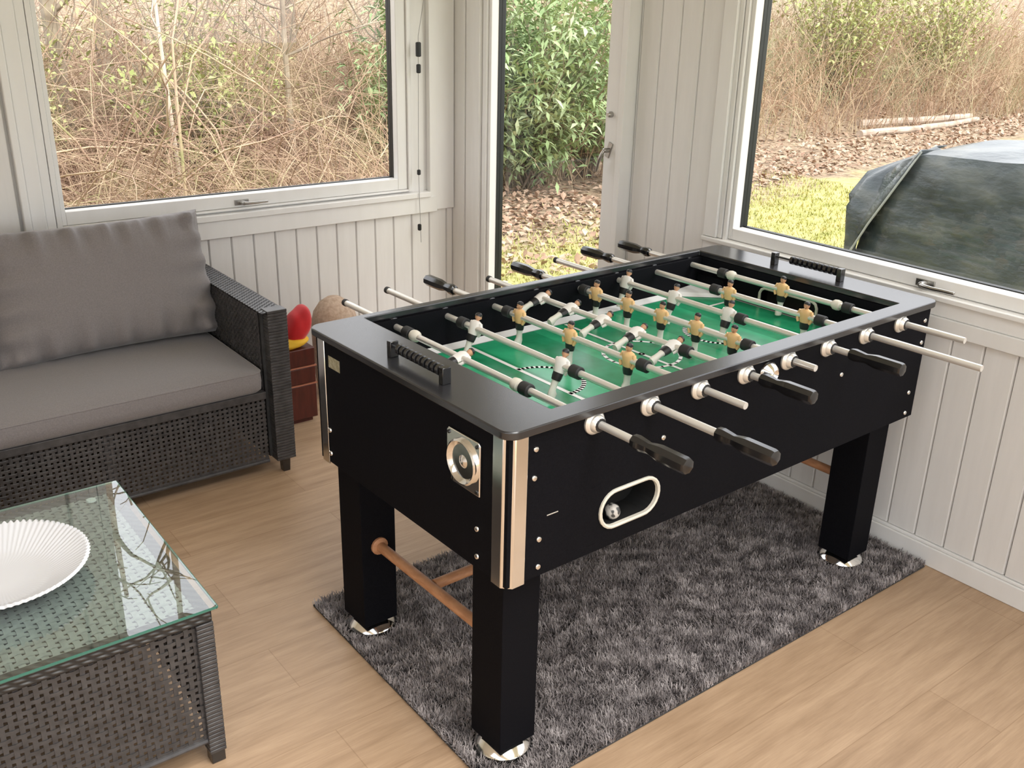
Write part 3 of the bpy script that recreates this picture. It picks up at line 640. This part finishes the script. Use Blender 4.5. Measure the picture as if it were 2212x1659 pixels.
# fluted white bowl
ceramic = mat('white_ceramic', (.74, .75, .78), .25)
b = MB(); NF = 84; n = NF*6; prof = [(.100, .004, 0), (.108, .004, 0), (.120, .012, .5), (.150, .030, 1), (.183, .048, 1), (.190, .051, 1), (.184, .055, 1), (.150, .036, 1), (.118, .019, .6), (.104, .0125, 0), (.04, .0115, 0), (.001, .0115, 0)]
rings = []
for r, z, k in prof: rings.append([((r+-.0000*k+.0026*k*(r/.19)*cos(NF*2*pi*i/n))*cos(2*pi*i/n), (r+-.0000*k+.0026*k*(r/.19)*cos(NF*2*pi*i/n))*sin(2*pi*i/n), z+.0024*k*cos(NF*2*pi*i/n)) for i in range(n)])
b.loft(rings, ceramic, True); o = b.build('fluted_bowl', smooth=50, loc=(.232, 2.115, kz+.0108-.004)); tag(o, 'round white fluted shallow bowl on the glass coffee table', 'bowl')

# ------------------------------------------------------------------ things behind the table by the sofa
redwood = noisy('dark_red_wood', [(.3, (.055, .009, .006)), (.7, (.10, .018, .012))], 10, .35, vs=(6, 1, 1))
copper = mat('crate_edge', (.42, .16, .10), .4)
ch = empty('toy_crate', (1.505, 3.50, 0)); tag(ch, 'small dark red wooden crate on the floor beside the sofa arm', 'crate')
for k, (z0, z1) in enumerate(((.02, .165), (.172, .24), (.247, .32))):
    MB().box((-.115, -.12, z0), (.115, .12, z1), redwood).build('drawer', ch, bevel=.004)
    if k: MB().box((-.118, -.123, z0-.006), (.118, .123, z0-.0005), copper).build('edge_strip', ch)
MB().box((-.10, -.10, 0), (.10, .10, .02), redwood).build('base', ch)
red = noisy('red_cloth', [(.3, (.50, .004, .008)), (.7, (.72, .010, .014))], 12, .7, sheen=.3); yel = mat('yellow_cloth', (.85, .50, .03), .7)
def blob(name, loc, sc, m, seed, rot=(0, 0, 0), amp=.12, n=22):
    rs = np.random.default_rng(seed); a = rs.uniform(0, 6.28, 6); T = Matrix.Translation(loc) @ Matrix.Rotation(rot[0], 4, 'X') @ Matrix.Rotation(rot[1], 4, 'Y') @ Matrix.Rotation(rot[2], 4, 'Z') @ Matrix.Diagonal((*sc, 1)); rings = []
    for j in range(n+1):
        t = pi*j/n; ring = []
        for i in range(n*2):
            p = pi*i/n; d = Vector((sin(t)*cos(p), sin(t)*sin(p), -cos(t))); k = 1+amp*(sin(3*d.x+a[0]+2*d.z)+sin(4*d.y+a[1])*.7+sin(7*d.z+5*d.x+a[2])*.35); ring.append(tuple(d*k))
        rings.append(ring)
    return MB().loft(rings, m, True, T).build(name, smooth=180)
tag(blob('toy_bag', (1.578, 3.44, .400), (.045, .06, .088), red, 5, (0, R(24), 0), .06), 'bright red cloth toy slumped on top of the dark red crate', 'toy')
tag(blob('soft_toy', (1.545, 3.43, .340), (.065, .06, .024), yel, 9, (0, R(-8), 0), .05), 'yellow soft toy lying under the red cloth toy on the crate', 'toy')
tanm = noisy('tan_wicker', [(.3, (.42, .29, .20)), (.7, (.62, .47, .36))], 60, .8, bs=.4, bd=.002)
o = MB().lathe([(.07, 0), (.085, .02), (.095, .12), (.100, .28), (.098, .33), (.088, .37), (.062, .41), (.028, .433), (.001, .438)], tanm, 32, Matrix.Translation((1.835, 3.62, 0))).build('straw_basket', smooth=60)
tag(o, 'round tan straw basket with domed lid behind the far left table corner', 'basket')

# ------------------------------------------------------------------ outdoors
ZG = -.20
def make_ground():
    mt = mat('garden_ground', rough=.9); v = coords(mt, world=True); sp = N(mt, 'ShaderNodeSeparateXYZ'); g = N(mt, 'ShaderNodeNewGeometry'); L(mt, g.outputs['Position'], sp.inputs[0])
    grass = ramp(mt, noise(mt, v, 5, 6, .7), [(.32, (.30, .30, .07)), (.5, (.50, .48, .18)), (.68, (.68, .60, .29))])
    lit = ramp(mt, noise(mt, v, 9, 6, .75), [(.34, (.10, .07, .045)), (.46, (.27, .19, .12)), (.56, (.46, .34, .23)), (.70, (.24, .26, .11))])
    # boundary: y > 5.4 + .14 x, wobbled
    m1 = N(mt, 'ShaderNodeMath', operation='MULTIPLY_ADD'); L(mt, sp.outputs[0], m1.inputs[0]); m1.inputs[1].default_value = -.13; L(mt, sp.outputs[1], m1.inputs[2])
    nn = noise(mt, v, 1.3, 5, .65); m2 = N(mt, 'ShaderNodeMath', operation='MULTIPLY_ADD'); L(mt, nn, m2.inputs[0]); m2.inputs[1].default_value = 2.4; L(mt, m1.outputs[0], m2.inputs[2])
    m3 = N(mt, 'ShaderNodeMath', operation='SUBTRACT'); L(mt, m2.outputs[0], m3.inputs[0]); m3.inputs[1].default_value = 6.15
    cl = N(mt, 'ShaderNodeMath', operation='MULTIPLY'); cl.use_clamp = True; L(mt, m3.outputs[0], cl.inputs[0]); cl.inputs[1].default_value = 1.8
    mx = N(mt, 'ShaderNodeMix', data_type='RGBA'); L(mt, cl.outputs[0], mx.inputs[0]); L(mt, grass, mx.inputs[6]); L(mt, lit, mx.inputs[7]); base(mt, mx.outputs[2])
    bump(mt, noise(mt, v, 30, 5, .7), .8, .03); return mt
gm = make_ground()
nx_, ny_ = 120, 120; gx = np.linspace(-30, 45, nx_); gy = np.linspace(-30, 45, ny_); GX, GY = np.meshgrid(gx, gy, indexing='ij')
def gh(X, Y):
    d = np.maximum(0, np.maximum(Y-8.6-.08*np.maximum(X-6, 0), 0)); return ZG-.004+np.minimum(2.6, (.15+.10*np.clip((X-8)/6, 0, 1))*d)*(X > -40)
GZ = gh(GX, GY); idx = np.arange(nx_*ny_).reshape(nx_, ny_)
f = np.stack([idx[:-1, :-1], idx[1:, :-1], idx[1:, 1:], idx[:-1, 1:]], -1).reshape(-1, 4)
tag(npmesh('garden_ground', np.stack([GX, GY, GZ], -1).reshape(-1, 3), f, gm, smooth=True), 'mossy lawn running into brown leaf litter and a wooded bank outside the windows', 'ground', kind='structure')
def twigm(name, stops, scale=2.2): return noisy(name, stops, scale, .8, world=True, detail=5)
tw1 = twigm('bramble_cane', [(.30, (.20, .11, .075)), (.43, (.37, .24, .165)), (.56, (.58, .43, .29)), (.68, (.37, .35, .16))])
tw2 = twigm('brown_twig', [(.34, (.29, .18, .12)), (.46, (.48, .32, .21)), (.54, (.56, .44, .28)), (.62, (.31, .33, .17)), (.7, (.50, .36, .24))], .9)
bark = twigm('bark', [(.3, (.20, .15, .11)), (.7, (.46, .38, .28))], 6)
barkl = twigm('pale_bark', [(.3, (.60, .50, .38)), (.7, (.80, .70, .56))], 6)
def canes(K, bx, by, lmin, lmax, rmin, rmax, arch=1.0, S_=12, wander=.35, up=(.4, 1.0), lim=False):
    p = np.stack([rng.uniform(*bx, K), rng.uniform(*by, K), np.zeros(K)], 1); p[:, 2] = gh(p[:, 0], p[:, 1])-.03
    az = rng.uniform(0, 2*pi, K); el = rng.uniform(*up, K)*pi/2; ln_ = rng.uniform(lmin, lmax, K)/S_
    P = np.zeros((K, S_, 3)); cur = p.copy(); turn = rng.normal(0, wander, K)/S_*3; fall = rng.uniform(.5, 1.6, K)*arch*1.9/S_
    for s_ in range(S_):
        P[:, s_] = cur; d = np.stack([np.cos(az)*np.cos(el), np.sin(az)*np.cos(el), np.sin(el)], 1); cur = cur+d*ln_[:, None]
        az = az+turn+rng.normal(0, wander*.5, K); el = el-fall+rng.normal(0, wander*.35, K)
    P[:, :, 2] = np.maximum(P[:, :, 2], gh(P[:, :, 0], P[:, :, 1])+.01)
    P[:, :, 1] = np.maximum(P[:, :, 1], 4.25+.0*P[:, :, 0])
    if lim:
        ok = (P[:, :, 0] < .645*P[:, :, 1]+.1).all(axis=1); P = P[ok]; K = len(P)
    r = rng.uniform(rmin, rmax, K)[:, None]*np.linspace(1, .35, S_)[None]; return tubes(P, r)
def clump(name, parts, m, label, cat, kind=None, group=None):
    V, F, o = [], [], 0
    for v, f_ in parts: V.append(v); F.append(f_+o); o += len(v)
    ob = npmesh(name, np.concatenate(V), np.concatenate(F), m, smooth=True); return tag(ob, label, cat, group, kind)
clump('bramble_thicket', [canes(70, (-.5, 5.2), (5.4, 7.5), 2.4, 3.8, .009, .014, .9, lim=True), canes(3200, (-1.5, 5.6), (5.4, 9.4), 1.4, 3.2, .0025, .006, 1.2, lim=True), canes(6500, (-1.5, 5.6), (5.5, 9.6), .6, 2.0, .0015, .0032, .9, 9, .6, lim=True), canes(5200, (-1.5, 6.8), (9.0, 11.4), 1.2, 3.0, .003, .006, .7, 9, .5, lim=True)], tw1,
      'tangle of bare arching bramble canes filling the view of the left-hand window', 'brambles', 'stuff')
def leaves(name, K, fn, size, m, parent=None, asp=.3, droop=.4):
    P = fn(K); az = rng.uniform(0, 2*pi, K); el = rng.normal(-droop*.5, .5, K); L_ = rng.uniform(.6, 1.2, K)*size; W_ = L_*asp
    d = np.stack([np.cos(az)*np.cos(el), np.sin(az)*np.cos(el), np.sin(el)], 1); s_ = np.stack([-np.sin(az), np.cos(az), rng.normal(0, .3, K)], 1)
    a = P; mid = P+d*(L_*.5)[:, None]+np.array([0, 0, 1])*(L_*.06)[:, None]; e = P+d*L_[:, None]-np.array([0, 0, 1])*(L_*.1)[:, None]
    v = np.stack([a, mid+s_*(W_*.5)[:, None], e, mid-s_*(W_*.5)[:, None]], 1).reshape(-1, 3); f_ = np.arange(K*4).reshape(K, 4)
    return npmesh(name, v, f_, m, parent)
leafg = twigm('evergreen_leaf', [(.3, (.16, .27, .10)), (.5, (.36, .48, .22)), (.7, (.62, .70, .44))], 2.5)
leafy = twigm('young_leaf', [(.3, (.30, .36, .10)), (.7, (.60, .60, .28))], 2.0)
litm = twigm('litter_leaf', [(.3, (.22, .12, .075)), (.5, (.42, .28, .19)), (.7, (.66, .50, .38))], 7)
def bush(name, c, rad, h, K, size, m, label, cat, asp=.3, nb=70, bm=None):
    root = empty(name, (c[0], c[1], float(gh(np.array(c[0]), np.array(c[1]))))); tag(root, label, cat, 'evergreen shrubs' if name == 'rhododendron' else 'budding shrubs')
    S_ = 9; az = rng.uniform(0, 2*pi, nb); t = np.linspace(0, 1, S_)[None]; rr = rng.uniform(.25, 1, nb)[:, None]*rad; hh = rng.uniform(.45, 1, nb)[:, None]*h
    P = np.stack([np.cos(az)[:, None]*rr*t**.9+rng.normal(0, .04, (nb, S_)), np.sin(az)[:, None]*rr*t**.9+rng.normal(0, .04, (nb, S_)), hh*t**.85-.05], -1)
    v, f_ = tubes(P, (rng.uniform(.006, .014, nb)[:, None]*np.linspace(1, .3, S_)[None])); npmesh('stems', v, f_, bm or bark, root, True)
    def fn(K_):
        i = rng.integers(0, nb, K_); s_ = rng.integers(2, S_, K_); return P[i, s_]+rng.normal(0, rad*.10, (K_, 3))*np.array([1, 1, .8])
    o = leaves('leaves', K, fn, size, m, root, asp); o['kind'] = 'stuff'; return root
bush('rhododendron', (6.35, 7.95), 1.15, 2.3, 9000, .13, leafg, 'leafy green evergreen shrub seen through the narrow window', 'shrub')
bush('rhododendron', (5.15, 8.1), .85, 2.2, 4000, .13, leafg, 'second evergreen shrub behind the left edge of the narrow window', 'shrub')
bush('rhododendron', (7.35, 8.2), .8, 2.1, 3500, .13, leafg, 'evergreen shrub at the right edge of the narrow window view', 'shrub')
bush('rhododendron', (7.6, 7.2), .62, .95, 900, .15, leafg, 'low evergreen shrub just left of the big right window view', 'shrub')
bush('leafy_shrub', (3.1, 8.4), .9, 2.3, 2200, .075, leafy, 'yellow green budding shrub among the brambles outside the left-hand window', 'shrub', .5)
bush('leafy_shrub', (1.6, 8.8), .8, 2.2, 1500, .07, leafy, 'sparse budding shrub at the far left of the left-hand window view', 'shrub', .5)
bush('leafy_shrub', (15.2, 10.6), 1.6, 2.9, 4200, .10, leafy, 'greenish shrub rising above the fallen logs in the right window view', 'shrub', .5)
bush('leafy_shrub', (18.5, 10.9), 1.5, 2.6, 3500, .10, leafy, 'greenish shrub at the right edge of the right window view', 'shrub', .5)
clump('twiggy_undergrowth', [canes(2600, (8.6, 26), (9.0, 13.5), 1.2, 2.5, .004, .009, .55, 9, .35, (.7, 1)), canes(3200, (8.6, 27), (8.9, 13.5), .8, 2.2, .0035, .006, .6, 8, .5, (.55, 1))], tw2,
      'reddish brown bare undergrowth beyond the lawn in the right window view', 'undergrowth', 'stuff')
clump('twiggy_undergrowth', [canes(1300, (5.4, 9.4), (7.9, 11), 1.2, 2.6, .003, .007, .7, 10, .4, (.6, 1))], tw2,
      'bare brown twigs standing around the evergreen shrubs behind the narrow window', 'undergrowth', 'stuff')
def litfn(K_):
    x = rng.uniform(3.2, 22, K_); y = 6.2+.13*x+np.abs(rng.normal(0, 1.6, K_))-.6; return np.stack([x, y, gh(x, y)+.012], 1)
o = leaves('leaf_litter', 9000, litfn, .085, litm, None, .6, 0); tag(o, 'fallen brown leaves scattered where the lawn meets the bare shrubs', 'leaves', kind='stuff')
def litfn2(K_): x = rng.uniform(-1, 6.5, K_); y = rng.uniform(4.6, 9.5, K_); return np.stack([x, y, gh(x, y)+.012], 1)
o = leaves('leaf_litter', 6000, litfn2, .085, litm, None, .6, 0); tag(o, 'fallen brown leaves on the ground beneath the bramble canes', 'leaves', kind='stuff')
K = 42000; gx_ = rng.uniform(3.3, 9.5, K); gy_ = rng.uniform(1.0, 7.4, K); kp = gy_ < 6.0+.13*gx_+rng.normal(0, .35, K)-.4; gx_, gy_ = gx_[kp], gy_[kp]; K = len(gx_)
az = rng.uniform(0, 2*pi, K); hh = rng.uniform(.02, .05, K); ww = rng.uniform(.004, .008, K); z = gh(gx_, gy_)
v = np.stack([np.stack([gx_-np.sin(az)*ww, gy_+np.cos(az)*ww, z], 1), np.stack([gx_+np.sin(az)*ww, gy_-np.cos(az)*ww, z], 1), np.stack([gx_+np.cos(az)*hh*.8, gy_+np.sin(az)*hh*.8, z+hh], 1)], 1).reshape(-1, 3)
grm = noisy('grass_blade', [(.32, (.28, .30, .06)), (.5, (.50, .48, .17)), (.68, (.70, .60, .26))], 5, .8, world=True, detail=6)
tag(npmesh('lawn_grass', v, np.arange(K*3).reshape(K, 3), grm), 'short yellow green mossy grass outside the right-hand windows', 'grass', kind='stuff')
# young trees
def tree(c, h, lean, r, m, label, nb=16, seed=0):
    rs = np.random.default_rng(seed); z0 = float(gh(np.array(c[0]), np.array(c[1]))); root = empty('young_tree', (c[0], c[1], z0)); tag(root, label, 'tree', 'bare trees outside the windows'); n = 14
    T_ = [(lean[0]*t*t*h+.05*sin(t*5+seed), lean[1]*t*t*h+.05*cos(t*4+seed), -.1+t*(h+.1)) for t in np.linspace(0, 1, n)]
    MB().tube(T_, [r*(1-.75*t) for t in np.linspace(0, 1, n)], m, 8).build('trunk', root)
    P = np.zeros((nb*4, 8, 3))
    for k in range(nb*4):
        if k < nb: s_ = rs.integers(4, n-1); st = np.array(T_[s_]); ln_ = rs.uniform(.6, 1.6)
        else: j = rs.integers(0, nb); st = P[j, rs.integers(3, 7)]; ln_ = rs.uniform(.3, .9)
        az, el = rs.uniform(0, 2*pi), rs.uniform(.2, 1.0)
        for q in range(8): P[k, q] = st; st = st+np.array([cos(az)*cos(el), sin(az)*cos(el), sin(el)])*ln_/8; az += rs.normal(0, .25); el += rs.normal(0, .15)
    rad = np.concatenate([np.full(nb, r*.3), np.full(nb*3, r*.14)])[:, None]*np.linspace(1, .4, 8)[None]; v, f_ = tubes(P, rad, 4); npmesh('branches', v, f_, m, root, True)
TR = [((2.15, 9.2), 5.2, (.0, 0), .085, bark, 'dark tree trunk at the top left of the left-hand window view'),
      ((2.55, 7.6), 4.2, (.02, 0), .018, barkl, 'thin pale sapling right of the dark trunk behind the left-hand window'),
      ((3.7, 7.9), 4.6, (.03, .02), .030, bark, 'slender bare tree in the middle of the left-hand window view'),
      ((4.9, 8.1), 4.4, (-.05, .0), .040, bark, 'grey branching tree near the right edge of the left-hand window view'),
      ((11.2, 10.6), 5.5, (.10, 0), .045, barkl, 'pale leaning sapling at the left of the big right window view'),
      ((13.4, 11.0), 5.5, (.06, 0), .055, barkl, 'pale young tree left of the fallen logs in the right window view'),
      ((16.6, 11.2), 5.5, (.02, 0), .065, bark, 'brown tree behind the right end of the fallen logs'),
      ((19.8, 11.6), 6.0, (-.02, 0), .085, bark, 'thicker tree at the far right of the right window view'),
      ((6.9, 9.0), 5.0, (-.02, 0), .045, tw2, 'reddish stemmed tree rising out of the evergreen shrub'),
      ((.4, 8.4), 6.0, (.03, 0), .06, bark, 'tall bare tree standing left of the left-hand window view'),
      ((3.0, 10.5), 7.5, (.0, 0), .09, bark, 'tall bare tree far back behind the brambles'),
      ((5.2, 11.0), 7.5, (.0, 0), .09, bark, 'tall bare tree on the bank behind the grey branching tree')]
for i, (c, h, ln_, r, m_, lab) in enumerate(TR): tree(c, h, ln_, r, m_, lab, 26 if h > 6 else 16, i+1)
# fallen logs
logm = twigm('log_bark', [(.3, (.30, .22, .16)), (.7, (.62, .52, .42))], 5)
for i, (p, q, r, lab) in enumerate((((13.3, 8.75), (15.2, 8.75), .06, 'short pale log, nearest of the fallen logs'), ((14.2, 9.35), (17.2, 9.15), .07, 'long pale log, furthest of the fallen logs'), ((15.0, 8.75), (17.2, 9.0), .055, 'thin pale log lying slanted between the other fallen logs'))):
    P = [(p[0]+(q[0]-p[0])*t, p[1]+(q[1]-p[1])*t+.03*sin(t*6+i), float(gh(np.array(p[0]), np.array(p[1])))+r*.8) for t in np.linspace(0, 1, 8)]
    tag(MB().tube(P, [r*(1-.2*t) for t in np.linspace(0, 1, 8)], logm, 10).build('fallen_log'), lab, 'log', 'fallen logs at the edge of the lawn')
# covered garden furniture outside the right window
tarp = noisy('dark_tarpaulin', [(.30, (.020, .030, .034)), (.5, (.055, .070, .075)), (.72, (.13, .14, .13))], 3.2, .28, vs=(1, 1.2, 2.5), bs=.7, bd=.035, detail=6)
cv = empty('furniture_cover', (5.1, 1.5, ZG)); tag(cv, 'dark grey tarpaulin over garden furniture outside the right window', 'furniture cover')
def cover():
    # closed cross-sections in the x-z plane at stations along y: front foot, front knee, front top edge, back top edge, back foot
    st = [(3.03, 4.72, 4.86, .66, .60), (2.985, 4.63, 4.74, .74, .80), (2.90, 4.585, 4.66, .84, 1.0), (2.80, 4.575, 4.62, .92, 1.1), (2.66, 4.575, 4.60, .965, 1.15), (2.4, 4.58, 4.61, .975, 1.2), (2.0, 4.57, 4.60, .985, 1.2), (1.5, 4.58, 4.61, .98, 1.2), (1.0, 4.57, 4.60, .985, 1.2), (.6, 4.60, 4.64, .96, 1.15), (.45, 4.70, 4.80, .6, 1.0)]
    rs = []; n = 40
    ys = np.concatenate([np.linspace(st[0][0], st[4][0], 12), np.linspace(st[4][0], st[-1][0], 46)[1:]])
    yy = [s[0] for s in st][::-1]
    for y in ys:
        xf, xt, zt, dp = [float(np.interp(y, yy, [s[k] for s in st][::-1])) for k in (1, 2, 3, 4)]
        pts = [(xf-.02, ZG), (xf-.01, ZG+.35), (xf, .35), (xt-.01, zt-.05), (xt+.03, zt), (xt+dp*.5, zt+.02), (xt+dp, zt), (xt+dp+.05, zt-.06), (xt+dp+.08, ZG)]
        acc = [0]
        for a, c in zip(pts[:-1], pts[1:]): acc.append(acc[-1]+math.hypot(c[0]-a[0], c[1]-a[1]))
        ring = []
        for k in range(n):
            s_ = acc[-1]*k/(n-1); X = float(np.interp(s_, acc, [p[0] for p in pts])); Z = float(np.interp(s_, acc, [p[1] for p in pts]))
            wv = .012*sin(y*9+Z*5)+.008*sin(y*23+X*7)+.006*sin(Z*19-y*13); ring.append((X-wv*(1 if k < n*.5 else -1), y+.008*sin(Z*12), Z+(.006*sin(y*11+X*9) if Z > .9 else 0)))
        rs.append(ring)
    b = MB(); nn = len(rs[0]); vs = [p for r in rs for p in r]
    fs = [(k*nn+i, k*nn+i+1, (k+1)*nn+i+1, (k+1)*nn+i) for k in range(len(rs)-1) for i in range(nn-1)]
    fs += [tuple(range(nn))[::-1], tuple(range((len(rs)-1)*nn, len(rs)*nn))]
    b.add(vs, fs, tarp); o = b.build('cover_body', cv, smooth=50); o.matrix_parent_inverse = Matrix.Translation((-5.1, -1.5, -ZG))
    return rs
rs = cover()
P = [(4.60, 2.665, .972), (4.565, 2.70, .88), (4.545, 2.77, .74), (4.54, 2.86, .58), (4.54, 2.95, .40)]
o = MB().tube(P, [.006]*5, mat('seam_binding', (.30, .32, .31), .5), 6).build('seam', cv); o.matrix_parent_inverse = Matrix.Translation((-5.1, -1.5, -ZG))
# pleated end flap: pulled out sideways to a tip, with deep folds
def flap():
    b = MB(); A = [(4.59, 2.665, .968), (4.56, 2.71, .86), (4.55, 2.80, .70), (4.545, 2.90, .52), (4.55, 2.965, .36), (4.56, 2.97, .05), (4.56, 2.97, ZG)]
    Tm = [(4.98, 2.75, .962), (4.92, 2.92, .88), (4.78, 3.06, .80), (4.70, 3.10, .68), (4.72, 3.03, .40), (4.74, 3.02, .05), (4.74, 3.02, ZG)]
    M, K_ = 24, 18; vs = []
    for j in range(M+1):
        s_ = j/M*(len(A)-1); i = min(int(s_), len(A)-2); t = s_-i; a = Vector(A[i]).lerp(Vector(A[i+1]), t); c = Vector(Tm[i]).lerp(Vector(Tm[i+1]), t)
        for k in range(K_+1):
            u = k/K_; p = a.lerp(c, u); fold = .035*sin(u*9.5+s_*.6)*sin(pi*u); p += Vector((-.5, .85, .1)).normalized()*fold; vs.append(tuple(p))
    fs = [(j*(K_+1)+k, (j+1)*(K_+1)+k, (j+1)*(K_+1)+k+1, j*(K_+1)+k+1) for j in range(M) for k in range(K_)]
    b.add(vs, fs, tarp); o = b.build('end_flap', cv, smooth=60); sm = o.modifiers.new('thick', 'SOLIDIFY'); sm.thickness = .006; o.matrix_parent_inverse = Matrix.Translation((-5.1, -1.5, -ZG))
flap()
